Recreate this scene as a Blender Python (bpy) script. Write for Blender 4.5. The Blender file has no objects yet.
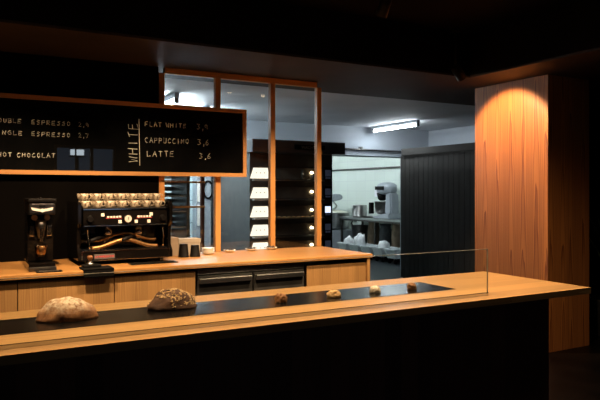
import bpy, bmesh, math, random
from mathutils import Vector, Matrix, noise
random.seed(7)
PI = math.pi
sc = bpy.context.scene
COL = sc.collection
R = math.radians

# ------------------------------------------------------------------ materials
def new_mat(name):
    m = bpy.data.materials.new(name); m.use_nodes = True
    nt = m.node_tree; nt.nodes.clear()
    out = nt.nodes.new('ShaderNodeOutputMaterial')
    return m, nt, out

def principled(nt, out, col=(.5,.5,.5), rough=.5, metal=0.0, spec=.5):
    b = nt.nodes.new('ShaderNodeBsdfPrincipled')
    b.inputs['Base Color'].default_value = (*col, 1)
    b.inputs['Roughness'].default_value = rough
    b.inputs['Metallic'].default_value = metal
    b.inputs['Specular IOR Level'].default_value = spec
    nt.links.new(b.outputs[0], out.inputs[0])
    return b

def coords(nt, scale=(1,1,1), loc=(0,0,0)):
    t = nt.nodes.new('ShaderNodeTexCoord')
    mp = nt.nodes.new('ShaderNodeMapping')
    mp.inputs['Scale'].default_value = scale
    mp.inputs['Location'].default_value = loc
    nt.links.new(t.outputs['Object'], mp.inputs[0])
    return mp

def ramp(nt, fac, stops):
    r = nt.nodes.new('ShaderNodeValToRGB')
    el = r.color_ramp.elements
    el[0].position, el[0].color = stops[0][0], (*stops[0][1], 1)
    el[1].position, el[1].color = stops[1][0], (*stops[1][1], 1)
    for p, c in stops[2:]:
        e = el.new(p); e.color = (*c, 1)
    nt.links.new(fac, r.inputs[0])
    return r

def noise_tex(nt, vec, scale=5, detail=4, rough=.5, dist=0.0):
    n = nt.nodes.new('ShaderNodeTexNoise')
    n.inputs['Scale'].default_value = scale
    n.inputs['Detail'].default_value = detail
    n.inputs['Roughness'].default_value = rough
    n.inputs['Distortion'].default_value = dist
    nt.links.new(vec, n.inputs['Vector'])
    return n

def mix_col(nt, fac, a, b, mode='MIX'):
    m = nt.nodes.new('ShaderNodeMix'); m.data_type = 'RGBA'; m.blend_type = mode
    if isinstance(fac, (int, float)): m.inputs[0].default_value = fac
    else: nt.links.new(fac, m.inputs[0])
    for k, x in ((6, a), (7, b)):
        if isinstance(x, tuple): m.inputs[k].default_value = (*x, 1)
        else: nt.links.new(x, m.inputs[k])
    return m.outputs[2]

def bump(nt, h, b, strength=.2, dist=.01):
    bp = nt.nodes.new('ShaderNodeBump')
    bp.inputs['Strength'].default_value = strength
    bp.inputs['Distance'].default_value = dist
    nt.links.new(h, bp.inputs['Height'])
    nt.links.new(bp.outputs[0], b.inputs['Normal'])

def plain(name, col, rough=.5, metal=0.0, vary=.12, nscale=9, spec=.5, bmp=0.0):
    m, nt, out = new_mat(name)
    b = principled(nt, out, col, rough, metal, spec)
    n = noise_tex(nt, coords(nt).outputs[0], nscale, 4)
    lo = tuple(c*(1-vary) for c in col); hi = tuple(min(1, c*(1+vary)) for c in col)
    r = ramp(nt, n.outputs[0], [(.3, lo), (.7, hi)])
    nt.links.new(r.outputs[0], b.inputs['Base Color'])
    if bmp: bump(nt, n.outputs[0], b, bmp, .01)
    return m

def wood(name, dark, light, along='X', across='Y', plank=.14, rough=.4, grain=1.0, ring=6.0, vary=.25, stretch=.9):
    """planked timber: grain along one axis, boards counted along another"""
    m, nt, out = new_mat(name)
    b = principled(nt, out, light, rough)
    t = nt.nodes.new('ShaderNodeTexCoord')
    sp = nt.nodes.new('ShaderNodeSeparateXYZ'); nt.links.new(t.outputs['Object'], sp.inputs[0])
    def math_(op, a, bb=None):
        q = nt.nodes.new('ShaderNodeMath'); q.operation = op
        for k, x in ((0, a), (1, bb)):
            if x is None: continue
            if isinstance(x, (int, float)): q.inputs[k].default_value = x
            else: nt.links.new(x, q.inputs[k])
        return q.outputs[0]
    pl = math_('FLOOR', math_('DIVIDE', sp.outputs[across], plank))
    wn = nt.nodes.new('ShaderNodeTexWhiteNoise'); wn.noise_dimensions = '1D'
    nt.links.new(pl, wn.inputs['W'])
    # coordinate for grain
    cb = nt.nodes.new('ShaderNodeCombineXYZ')
    third = [q for q in 'XYZ' if q not in (along, across)][0]
    nt.links.new(sp.outputs[across], cb.inputs[0])
    nt.links.new(math_('ADD', math_('MULTIPLY', sp.outputs[along], .07), math_('MULTIPLY', wn.outputs[0], 9.0)), cb.inputs[1])
    nt.links.new(sp.outputs[third], cb.inputs[2])
    # flat-sawn figure: parabolic growth-ring contours centred (off-centre) in each board
    xl = math_('MULTIPLY', math_('SUBTRACT', math_('SUBTRACT', math_('FRACT', math_('DIVIDE', sp.outputs[across], plank)), .25), math_('MULTIPLY', wn.outputs[0], .5)), 2.0)
    wob = noise_tex(nt, cb.outputs[0], 9.0, 3, .55)
    fl = math_('ADD', math_('MULTIPLY', math_('MULTIPLY', xl, xl), ring), math_('MULTIPLY', sp.outputs[along], stretch))
    fl = math_('ADD', math_('ADD', fl, math_('MULTIPLY', wn.outputs[0], 17.0)), math_('MULTIPLY', wob.outputs[0], 3.2))
    saw = math_('FRACT', fl)
    wv = math_('POWER', saw, 2.2)
    mp = nt.nodes.new('ShaderNodeMapping'); mp.inputs['Scale'].default_value = (150, 12, 150)
    nt.links.new(cb.outputs[0], mp.inputs[0])
    fn = noise_tex(nt, mp.outputs[0], 1.0, 3, .6)
    mixv = math_('ADD', math_('MULTIPLY', wv, .55*grain), math_('MULTIPLY', fn.outputs[0], .45))
    mid = tuple((a+c)/2 for a, c in zip(dark, light))
    rp = ramp(nt, mixv, [(.12, light), (.85, dark), (.5, mid)])
    tone = nt.nodes.new('ShaderNodeMapRange')
    tone.inputs[3].default_value = 1-vary; tone.inputs[4].default_value = 1+vary*.4
    nt.links.new(wn.outputs[0], tone.inputs[0])
    cc = nt.nodes.new('ShaderNodeCombineColor')
    for k in range(3): nt.links.new(tone.outputs[0], cc.inputs[k])
    nt.links.new(mix_col(nt, 1.0, rp.outputs[0], cc.outputs[0], 'MULTIPLY'), b.inputs['Base Color'])
    bump(nt, fn.outputs[0], b, .08, .002)
    return m

def glass(name, tint=(.95,.98,.97), rough=0.0, ior=1.45):
    m, nt, out = new_mat(name)
    tr = nt.nodes.new('ShaderNodeBsdfTransparent'); tr.inputs[0].default_value = (*tint, 1)
    gl = nt.nodes.new('ShaderNodeBsdfGlossy'); gl.inputs['Roughness'].default_value = rough
    gl.inputs[0].default_value = (1,1,1,1)
    ge = nt.nodes.new('ShaderNodeNewGeometry')
    def mth(op, a, b=None):
        q = nt.nodes.new('ShaderNodeMath'); q.operation = op
        for k, x in ((0, a), (1, b)):
            if x is None: continue
            if isinstance(x, (int, float)): q.inputs[k].default_value = x
            else: nt.links.new(x, q.inputs[k])
        return q.outputs[0]
    dt = nt.nodes.new('ShaderNodeVectorMath'); dt.operation = 'DOT_PRODUCT'
    nt.links.new(ge.outputs['Normal'], dt.inputs[0]); nt.links.new(ge.outputs['Incoming'], dt.inputs[1])
    f0 = ((ior-1)/(ior+1))**2
    fr = mth('ADD', mth('MULTIPLY', mth('POWER', mth('SUBTRACT', 1.0, mth('ABSOLUTE', dt.outputs['Value'])), 5.0), 1-f0), f0)
    mx = nt.nodes.new('ShaderNodeMixShader')
    nt.links.new(fr, mx.inputs[0]); nt.links.new(tr.outputs[0], mx.inputs[1]); nt.links.new(gl.outputs[0], mx.inputs[2])
    nt.links.new(mx.outputs[0], out.inputs[0])
    return m

def emit(name, col, strength):
    m, nt, out = new_mat(name)
    e = nt.nodes.new('ShaderNodeEmission'); e.inputs[0].default_value = (*col, 1); e.inputs[1].default_value = strength
    nt.links.new(e.outputs[0], out.inputs[0])
    return m

def tiles(name, col, mortar, w, h, axes=('Y','Z'), rough=.25):
    m, nt, out = new_mat(name)
    b = principled(nt, out, col, rough)
    t = nt.nodes.new('ShaderNodeTexCoord')
    sp = nt.nodes.new('ShaderNodeSeparateXYZ'); nt.links.new(t.outputs['Object'], sp.inputs[0])
    cb = nt.nodes.new('ShaderNodeCombineXYZ')
    nt.links.new(sp.outputs[axes[0]], cb.inputs[0]); nt.links.new(sp.outputs[axes[1]], cb.inputs[1])
    br = nt.nodes.new('ShaderNodeTexBrick')
    br.offset = 0.0
    br.inputs['Scale'].default_value = 1
    br.inputs['Brick Width'].default_value = w; br.inputs['Row Height'].default_value = h
    br.inputs['Mortar Size'].default_value = .006
    br.inputs['Color1'].default_value = (*col, 1)
    br.inputs['Color2'].default_value = (*[c*.95 for c in col], 1)
    br.inputs['Mortar'].default_value = (*mortar, 1)
    nt.links.new(cb.outputs[0], br.inputs['Vector'])
    nt.links.new(br.outputs[0], b.inputs['Base Color'])
    return m

W_COUNTER = wood('counter_timber', (.31,.15,.042), (.57,.325,.115), 'X', 'Y', .13, .42, .75, 5, .18, .7)
W_BACK    = wood('worktop_timber', (.33,.14,.036), (.53,.265,.080), 'X', 'Y', .12, .35, .5, 5, .16, .7)
W_COLUMN  = wood('column_fir', (.17,.042,.009), (.54,.20,.048), 'Z', 'Y', .155, .5, 1.1, 4, .18, 1.0)
W_COLUMN2 = wood('column_fir_side', (.17,.042,.009), (.54,.20,.048), 'Z', 'X', .155, .5, 1.1, 4, .18, 1.0)
W_DOOR    = wood('cabinet_timber', (.30,.135,.042), (.56,.295,.105), 'Z', 'X', .12, .5, .8, 5, .15, 1.3)
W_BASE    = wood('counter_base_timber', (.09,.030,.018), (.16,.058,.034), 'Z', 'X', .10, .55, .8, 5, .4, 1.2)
W_FRAME   = wood('glazing_frame_timber', (.38,.155,.04), (.58,.27,.078), 'Z', 'X', .07, .4, .4, 3, .05, 1.0)
W_FRAMEH  = wood('board_frame_timber', (.38,.155,.04), (.58,.27,.078), 'X', 'Z', .07, .4, .4, 3, .05, 1.0)
BLACK_STRIP = plain('black_slate_inlay', (.004,.0035,.003), .24, 0, .2, 20, .35)
BLACKWALL = plain('black_painted_wall', (.0018,.0013,.001), .8, 0, .3, 3, .03)
CEIL_BLK  = plain('black_painted_ceiling', (.0035,.0025,.002), .8, 0, .3, 2, .1)
SOFFIT    = plain('dark_brown_ceiling_board', (.034,.023,.018), .6, 0, .25, 2, .2)
FLOOR_D   = plain('dark_tile_floor', (.004,.003,.0025), .4, 0, .5, 3, .12)
FLOOR_K   = plain('blue_grey_kitchen_floor', (.018,.024,.027), .35, 0, .2, 6)
K_WALL    = plain('pale_plaster', (.36,.39,.43), .7, 0, .06, 2)
K_CEIL    = plain('grey_ceiling_plaster', (.55,.57,.60), .75, 0, .08, 2)
TILE_W    = tiles('white_wall_tiles', (.70,.78,.71), (.62,.68,.65), .40, .25, ('Y','Z'))
TILE_W2   = tiles('white_end_wall_tiles', (.72,.78,.76), (.50,.55,.54), .40, .25, ('X','Z'))
TILE_T    = tiles('teal_grey_wall_tiles', (.48,.60,.62), (.15,.20,.21), .60, .34, ('X','Z'), .3)
STEEL     = plain('brushed_steel', (.55,.55,.54), .28, 1.0, .1, 40)
STEEL_D   = plain('dark_steel', (.16,.15,.14), .32, 1.0, .2, 30)
CHROME    = plain('polished_chrome', (.75,.73,.70), .10, 1.0, .05, 10)
BLK_PAINT = plain('gloss_black_enamel', (.005,.004,.0035), .10, 0, .2, 10)
BLK_MATTE = plain('matt_black_plastic', (.006,.005,.0045), .5, 0, .2, 30, .15)
RUBBER    = plain('black_rubber', (.005,.0045,.004), .7, 0, .3, 60, .1)
COPPER    = plain('warm_bronze_metal', (.36,.19,.075), .34, 1.0, .2, 30)
DARKOVEN  = plain('black_oven_enamel', (.045,.041,.038), .3, 0, .3, 8)
OVENGLASS = plain('dark_oven_door_glass', (.10,.075,.055), .12, 0, .3, 5)  # brown base stands in for lit reflections on the deck doors
PLATE     = plain('grey_badge_plate', (.12,.11,.105), .4, 0, .05, 30)
LOUVRE    = plain('grey_louvre_steel', (.36,.34,.31), .5, 0, .2, 20)
SILVER    = plain('silver_plate', (.62,.58,.50), .3, 1.0, .1, 30)
WHITE_P   = plain('cream_porcelain', (.78,.74,.66), .3, 0, .06, 20)
WHITE_EN  = plain('white_enamel', (.32,.35,.38), .3, 0, .08, 10)
WHITE_PL  = plain('white_plastic_tub', (.66,.70,.70), .5, 0, .12, 12)
PAPER     = plain('white_paper', (.80,.80,.84), .8, 0, .04, 20)
BAG       = plain('white_flour_bag', (.80,.82,.82), .75, 0, .18, 14, bmp=.5)
SACK      = plain('brown_paper_sack', (.26,.19,.125), .8, 0, .25, 9, bmp=.5)
SHADE_SACK = plain('shade_filler_sack', (.10,.11,.115), .7, 0, .3, 10, bmp=.4)
KRAFT     = plain('pale_card', (.26,.19,.125), .7, 0, .12, 12)
KRAFT2    = plain('white_card', (.34,.29,.225), .7, 0, .08, 12)
COLD      = plain('dark_grey_cladding', (.040,.037,.033), .7, 0, .12, 3, .2)
CHALK     = plain('chalk', (.88,.80,.68), .9, 0, .25, 60)
BOARD     = plain('black_glass_board', (.004,.004,.004), .012, 0, .2, 6)
RED       = plain('red_enamel_lettering', (.85,.03,.05), .4, 0, .1, 40)
IVORY     = plain('ivory_plastic', (.80,.76,.68), .35, 0, .06, 40)
BEAN      = plain('dark_chocolate', (.020,.012,.009), .4, 0, .4, 60)
DOUGH     = plain('raw_dough', (.72,.70,.56), .6, 0, .08, 14)
LEAF      = plain('dark_green_leaf', (.05,.08,.035), .45, 0, .4, 12)
POT       = plain('black_planter', (.02,.018,.016), .5, 0, .3, 12)
PANE      = glass('clear_window_glass', (.94,.96,.96))
SCREENGL  = glass('clear_counter_glass', (.97,.985,.975))
EDGE      = plain('polished_glass_edge', (.45,.42,.34), .2, 0, .1, 20)
OVEN_E    = emit('lit_oven_chamber', (1.0,.87,.68), 1.5)
BULB_E    = emit('oven_lamp', (1.0,.82,.50), 14)
SCREEN_E  = emit('lit_oven_display', (.72,.80,1.0), 1.3)
SCREEN_D  = emit('dim_oven_display', (.30,.36,.55), .05)
LED_E     = emit('warm_spot_lens', (1.0,.75,.45), 8)

def crust(name, c1, c2, flour, fl_lo, fl_hi, sc_=24, top=None):
    m, nt, out = new_mat(name)
    b = principled(nt, out, c1, .75)
    co = coords(nt).outputs[0]
    n1 = noise_tex(nt, co, sc_, 6, .65)
    n2 = noise_tex(nt, co, sc_*2.3, 6, .7)
    base = ramp(nt, n1.outputs[0], [(.35, c1), (.65, c2)])
    f = ramp(nt, n2.outputs[0], [(fl_lo, (0,0,0)), (fl_hi, (1,1,1))])
    fac = f.outputs[0]
    if top:   # flour lies on the upper side of the loaf
        tc = nt.nodes.new('ShaderNodeTexCoord'); sx = nt.nodes.new('ShaderNodeSeparateXYZ')
        nt.links.new(tc.outputs['Object'], sx.inputs[0])
        mr = nt.nodes.new('ShaderNodeMapRange'); mr.inputs[1].default_value = top[0]; mr.inputs[2].default_value = top[1]
        nt.links.new(sx.outputs[2], mr.inputs[0])
        ml = nt.nodes.new('ShaderNodeMath'); ml.operation = 'MULTIPLY'
        nt.links.new(fac, ml.inputs[0]); nt.links.new(mr.outputs[0], ml.inputs[1]); fac = ml.outputs[0]
    nt.links.new(mix_col(nt, fac, base.outputs[0], flour), b.inputs['Base Color'])
    bump(nt, n2.outputs[0], b, .7, .006)
    return m
CRUST_F = crust('floured_crust', (.17,.06,.018), (.46,.21,.07), (.92,.78,.56), .36, .62, 24, (.030,.075))
CRUST_D = crust('dark_rye_crust', (.055,.024,.011), (.12,.05,.02), (.20,.10,.045), .5, .85)
CRUST_S = crust('golden_biscuit', (.55,.30,.10), (.70,.42,.17), (.85,.62,.33), .45, .75, 60)
CRUST_P = crust('pale_dusted_bun', (.70,.55,.34), (.85,.75,.58), (.95,.88,.75), .4, .7, 60)
CRUST_B = crust('brown_bun', (.22,.09,.03), (.38,.17,.06), (.50,.28,.12), .5, .8, 60)
SEED    = plain('pale_seeds', (.62,.41,.185), .6, 0, .5, 200)
# cups: cream glaze with brown brushed leaf motif
def cup_mat():
    m, nt, out = new_mat('cream_cup_glaze')
    b = principled(nt, out, (.74,.66,.52), .3)
    n = noise_tex(nt, coords(nt, (14,14,34)).outputs[0], 1.0, 2, .5, 1.6)
    r = ramp(nt, n.outputs[0], [(.47, (.46,.375,.265)), (.57, (.09,.055,.03))])
    nt.links.new(r.outputs[0], b.inputs['Base Color'])
    return m
CUP = cup_mat()

# ------------------------------------------------------------------ mesh helpers
class MB:
    def __init__(self): self.bm = bmesh.new(); self.mats = []
    def _mi(self, mat):
        if mat is None: return 0
        if mat not in self.mats: self.mats.append(mat)
        return self.mats.index(mat)
    def box(self, x0, x1, y0, y1, z0, z1, bev=0.0, mat=None, M=None):
        vs = [self.bm.verts.new(p) for p in ((x0,y0,z0),(x1,y0,z0),(x1,y1,z0),(x0,y1,z0),(x0,y0,z1),(x1,y0,z1),(x1,y1,z1),(x0,y1,z1))]
        fs = [self.bm.faces.new([vs[i] for i in f]) for f in ((0,3,2,1),(4,5,6,7),(0,1,5,4),(1,2,6,5),(2,3,7,6),(3,0,4,7))]
        mi = self._mi(mat)
        for f in fs: f.material_index = mi
        if M is not None: bmesh.ops.transform(self.bm, matrix=M, verts=vs)
        if bev:
            es = list({e for f in fs for e in f.edges})
            r = bmesh.ops.bevel(self.bm, geom=es, offset=bev, segments=2, affect='EDGES', profile=.5)
            for f in r['faces']: f.material_index = mi
        return self
    def prism(self, pts, axis, a0, a1, mat=None, bev=0.0):
        """extrude a 2D outline along an axis; pts are in the two other axes, in xyz order"""
        def P(p, a):
            q = list(p); q.insert('XYZ'.index(axis), a); return q
        A = [self.bm.verts.new(P(p, a0)) for p in pts]; B = [self.bm.verts.new(P(p, a1)) for p in pts]
        n = len(pts); mi = self._mi(mat); fs = []
        fs.append(self.bm.faces.new(A[::-1])); fs.append(self.bm.faces.new(B))
        for i in range(n): fs.append(self.bm.faces.new((A[i], A[(i+1)%n], B[(i+1)%n], B[i])))
        for f in fs: f.material_index = mi
        if bev:
            es = list({e for f in fs for e in f.edges})
            bmesh.ops.bevel(self.bm, geom=es, offset=bev, segments=2, affect='EDGES')
        bmesh.ops.recalc_face_normals(self.bm, faces=self.bm.faces[:])
        return self
    def lathe(self, prof, seg=24, c=(0,0,0), mat=None, M=None):
        """profile of (radius, z); closed with caps where the radius is not zero"""
        rings = []; mi = self._mi(mat); allv = []
        for r, z in prof:
            if r < 1e-6: rg = [self.bm.verts.new((c[0], c[1], c[2]+z))]
            else: rg = [self.bm.verts.new((c[0]+r*math.cos(2*PI*k/seg), c[1]+r*math.sin(2*PI*k/seg), c[2]+z)) for k in range(seg)]
            rings.append(rg); allv += rg
        fs = []
        for a, b in zip(rings, rings[1:]):
            if len(a) == 1 and len(b) == 1: continue
            for k in range(seg):
                q = (k+1) % seg
                if len(a) == 1: f = self.bm.faces.new((a[0], b[q], b[k]))
                elif len(b) == 1: f = self.bm.faces.new((a[k], a[q], b[0]))
                else: f = self.bm.faces.new((a[k], a[q], b[q], b[k]))
                fs.append(f)
        if len(rings[0]) > 1: fs.append(self.bm.faces.new(rings[0][::-1]))
        if len(rings[-1]) > 1: fs.append(self.bm.faces.new(rings[-1]))
        for f in fs:
            f.material_index = mi; f.smooth = len(f.verts) <= 4
        if M is not None: bmesh.ops.transform(self.bm, matrix=M, verts=allv)
        return self
    def rod(self, a, b, r0, r1=None, seg=16, mat=None):
        a, b = Vector(a), Vector(b); d = b-a; L = d.length
        q = d.to_track_quat('Z', 'Y').to_matrix().to_4x4(); q.translation = a
        r1 = r0 if r1 is None else r1
        return self.lathe([(r0, 0), (r1, L)], seg, (0,0,0), mat, q)
    def tube(self, pts, r, seg=10, mat=None, closed=False):
        pts = [Vector(p) for p in pts]; n = len(pts); mi = self._mi(mat)
        rs = r if isinstance(r, (list, tuple)) else [r]*n
        rings = []; up = Vector((0,0,1))
        for i, p in enumerate(pts):
            if closed: t = pts[(i+1)%n]-pts[i-1]
            else: t = pts[min(i+1, n-1)]-pts[max(i-1, 0)]
            t.normalize()
            s = t.cross(up)
            if s.length < 1e-3: s = t.cross(Vector((0,1,0)))
            s.normalize(); u = s.cross(t)
            rings.append([self.bm.verts.new(p + rs[i]*(math.cos(2*PI*k/seg)*s + math.sin(2*PI*k/seg)*u)) for k in range(seg)])
        prs = list(zip(rings, rings[1:]))
        if closed: prs.append((rings[-1], rings[0]))
        fs = []
        for A, B in prs:
            for k in range(seg):
                f = self.bm.faces.new((A[k], A[(k+1)%seg], B[(k+1)%seg], B[k])); f.smooth = True; fs.append(f)
        if not closed:
            fs.append(self.bm.faces.new(rings[0][::-1])); fs.append(self.bm.faces.new(rings[-1]))
        for f in fs: f.material_index = mi
        return self
    def blob(self, c, rad, sub=3, amp=.1, freq=3.0, seed=0, flat=None, power=1.0, mat=None):
        """noise-displaced ellipsoid; flat = z below which it is cut level"""
        r = bmesh.ops.create_icosphere(self.bm, subdivisions=sub, radius=1)
        mi = self._mi(mat)
        for v in r['verts']:
            d = v.co.normalized()
            k = 1 + amp*noise.noise(d*freq + Vector((seed*7.3, seed*3.1, seed)))
            z = d.z
            if power != 1.0: z = math.copysign(abs(z)**power, z)
            p = Vector((d.x*rad[0]*k, d.y*rad[1]*k, z*rad[2]*k)) + Vector(c)
            if flat is not None and p.z < flat: p.z = flat
            v.co = p
            for f in v.link_faces: f.smooth = True; f.material_index = mi
        return self
    def build(self, name, mat=None, parent=None, loc=None, kind=None, label=None):
        me = bpy.data.meshes.new(name)
        bmesh.ops.remove_doubles(self.bm, verts=self.bm.verts[:], dist=1e-6)
        bmesh.ops.recalc_face_normals(self.bm, faces=self.bm.faces[:])
        self.bm.to_mesh(me); self.bm.free()
        for m in (self.mats or [mat]): me.materials.append(m)
        o = bpy.data.objects.new(name, me); COL.objects.link(o)
        if parent is not None: o.parent = parent
        if loc is not None: o.location = loc
        if kind: o['kind'] = kind
        if label: o['label'] = label
        return o

def box(name, b, mat, parent=None, bev=0.0, kind=None, label=None):
    return MB().box(*b, bev).build(name, mat, parent, kind=kind, label=label)

def thing(name, label, cat, loc=(0,0,0), rotz=0.0, group=None):
    o = bpy.data.objects.new(name, None); COL.objects.link(o)
    o.empty_display_size = .05
    o.location = loc; o.rotation_euler = (0,0,rotz)
    o['label'] = label; o['category'] = cat
    if group: o['group'] = group
    return o

def tag(o, label, cat, group=None, kind=None):
    o['label'] = label; o['category'] = cat
    if group: o['group'] = group
    if kind: o['kind'] = kind
    return o

def copy_tree(o, parent=None):
    c = o.copy(); COL.objects.link(c)
    if parent is not None: c.parent = parent
    for ch in [q for q in bpy.data.objects if q.parent == o]: copy_tree(ch, c)
    return c

def struct(name, b, mat, bev=0.0):
    return box(name, b, mat, None, bev, 'structure')

def light(name, kind, loc, energy, col, parent=None, **kw):
    d = bpy.data.lights.new(name, kind); d.energy = energy; d.color = col
    for k, v in kw.items():
        if k not in ('target',): setattr(d, k, v)
    o = bpy.data.objects.new(name, d); COL.objects.link(o); o.location = loc
    if 'target' in kw:
        o.rotation_euler = (Vector(kw['target'])-Vector(loc)).to_track_quat('-Z', 'Y').to_euler()
    if parent is not None:
        o.parent = parent
    return o

def text_mesh(s, size, mat, name, parent, loc, rot, extrude=.0008, align='CENTER'):
    cu = bpy.data.curves.new(name, 'FONT'); cu.body = s; cu.size = size; cu.extrude = extrude; cu.align_x = align
    tmp = bpy.data.objects.new(name+'_source', cu); COL.objects.link(tmp)
    bpy.context.view_layer.update()
    me = bpy.data.meshes.new_from_object(tmp.evaluated_get(bpy.context.evaluated_depsgraph_get()))
    bpy.data.objects.remove(tmp); bpy.data.curves.remove(cu)
    me.name = name; me.materials.clear(); me.materials.append(mat)
    o = bpy.data.objects.new(name, me); COL.objects.link(o)
    o.parent = parent; o.location = loc; o.rotation_euler = rot
    return o

# ------------------------------------------------------------------ room shell
struct('floor', (-2.6, 7.9, -3.0, 5.42, -.08, 0), FLOOR_D)
struct('floor_kitchen', (.6, 9.2, 5.42, 15.6, -.08, 0), FLOOR_K)
struct('ceiling', (-2.6, 7.9, -3.0, 4.43, 3.0, 3.1), CEIL_BLK)
# lowered ceiling boards round the central tray
struct('ceiling_lowered_back', (-2.6, 9.2, 4.43, 5.86, 2.58, 2.60), SOFFIT)
struct('ceiling_fascia_back', (-2.6, 9.2, 4.44, 5.86, 2.60, 3.1), CEIL_BLK)
struct('ceiling_lowered_right', (4.33, 7.9, -3.0, 4.43, 2.58, 2.60), SOFFIT)
struct('ceiling_fascia_right', (4.34, 7.9, -3.0, 4.44, 2.60, 3.0), CEIL_BLK)
struct('wall_left', (-2.7, -2.6, -3.0, 5.36, 0, 3.1), BLACKWALL)
struct('wall_right', (7.9, 8.0, -3.0, 5.06, 0, 3.1), BLACKWALL)
struct('wall_back', (-2.7, 1.585, 5.36, 5.50, 0, 2.58), BLACKWALL)
struct('wall_back_right', (4.95, 7.9, 4.88, 4.98, 0, 2.58), BLACKWALL)
# front wall behind the viewer with a street window
struct('wall_front_left', (-2.6, 1.85, -3.1, -3.0, 0, 3.1), BLACKWALL)
struct('wall_front_right', (3.10, 7.9, -3.1, -3.0, 0, 3.1), BLACKWALL)
struct('wall_front_low', (1.85, 3.10, -3.1, -3.0, 0, .9), BLACKWALL)
struct('wall_front_high', (1.85, 3.10, -3.1, -3.0, 2.45, 3.1), BLACKWALL)
w1 = thing('window_1', 'street window with timber frame behind the viewer', 'window', (1.85,-3.05,.9)); w1['kind'] = 'structure'
m = MB()
m.box(0,1.25,-.05,.05,0,.06).box(0,1.25,-.05,.05,1.49,1.55)
for x in (0, .72, 1.19): m.box(x,x+.06,-.05,.05,.06,1.49)
m.box(.42,.445,-.03,.03,.06,1.49)
m.build('window_frame', W_FRAME, w1)
box('window_pane', (.06,1.19,-.004,.004,.06,1.49), PANE, w1)
sl = thing('tube_reflection_lamp', 'added unseen lamp behind the viewer, mirrored in the board as a tube reflection', 'added lamp', (2.49,-4.1,0))  # added lamp; the board mirrors it in place of the kitchen tube's reflection
MB().lathe([(.08,0),(.08,.05),(.04,.10),(.035,2.26),(.0,2.26)], 16).build('post', BLK_MATTE, sl)
MB().box(-.16,.16,-.05,.05,2.26,2.30,.005).box(-.16,.16,-.05,.05,2.43,2.46,.005).build('added_lamp_frame', BLK_MATTE, sl)
box('added_lamp_glow', (-.14,.14,-.04,.04,2.301,2.429), emit('tube_reflection_glow', (.80,.90,1.0), 14), sl)
# timber column
col = MB()
col.box(4.84, 5.43, 3.955, 4.88, 0, 2.58)
for f in col.bm.faces:
    f.material_index = 0
col.mats = [W_COLUMN, W_COLUMN2]
col.bm.normal_update()
for f in col.bm.faces:
    f.material_index = 1 if abs(f.normal.y) > .5 else 0
co = col.build('wall_column'); co['kind'] = 'structure'

# ------------------------------------------------------------------ kitchen shell
struct('ceiling_kitchen', (.6, 7.9, 5.86, 9.05, 2.62, 2.72), K_CEIL)
struct('wall_kitchen_left', (.5, .6, 5.50, 9.05, 0, 2.72), K_WALL)
struct('wall_kitchen_right', (7.8, 7.9, 5.06, 9.05, 0, 2.62), K_WALL)
struct('wall_kitchen_back', (.6, 5.60, 9.05, 9.45, 0, 2.12), TILE_T)
struct('wall_kitchen_upper', (.6, 9.2, 9.05, 9.45, 2.12, 2.72), K_WALL)
struct('wall_kitchen_back_right', (7.45, 9.2, 9.05, 9.45, 0, 2.12), K_WALL)
struct('wall_bakery_right', (9.0, 9.1, 9.45, 15.5, 0, 2.8), TILE_W)
struct('wall_bakery_back', (4.6, 9.1, 15.4, 15.5, 0, 2.8), TILE_W2)
struct('wall_bakery_left', (4.5, 4.6, 9.45, 15.5, 0, 2.8), TILE_W)
struct('ceiling_bakery', (4.5, 9.1, 9.45, 15.5, 2.8, 2.9), K_CEIL)

# ------------------------------------------------------------------ glazed timber partition
gp = thing('window_2', 'tall timber-framed glass partition between worktop and kitchen', 'window', (0,5.36,.95)); gp['kind'] = 'structure'
posts = (1.588, 2.113, 2.672, 3.188)
for x in posts: box('post', (x, x+.05, 0, .055, 0, 1.58), W_FRAME, gp, .003)
box('head_rail', (1.638, 3.188, 0, .055, 1.58, 1.63), W_FRAMEH, gp, .003)
for x in (1.588, 3.188): pass
for a, b in zip(posts, posts[1:]):
    box('pane', (a+.05, b, .024, .031, .0, 1.58), PANE, gp)

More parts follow.
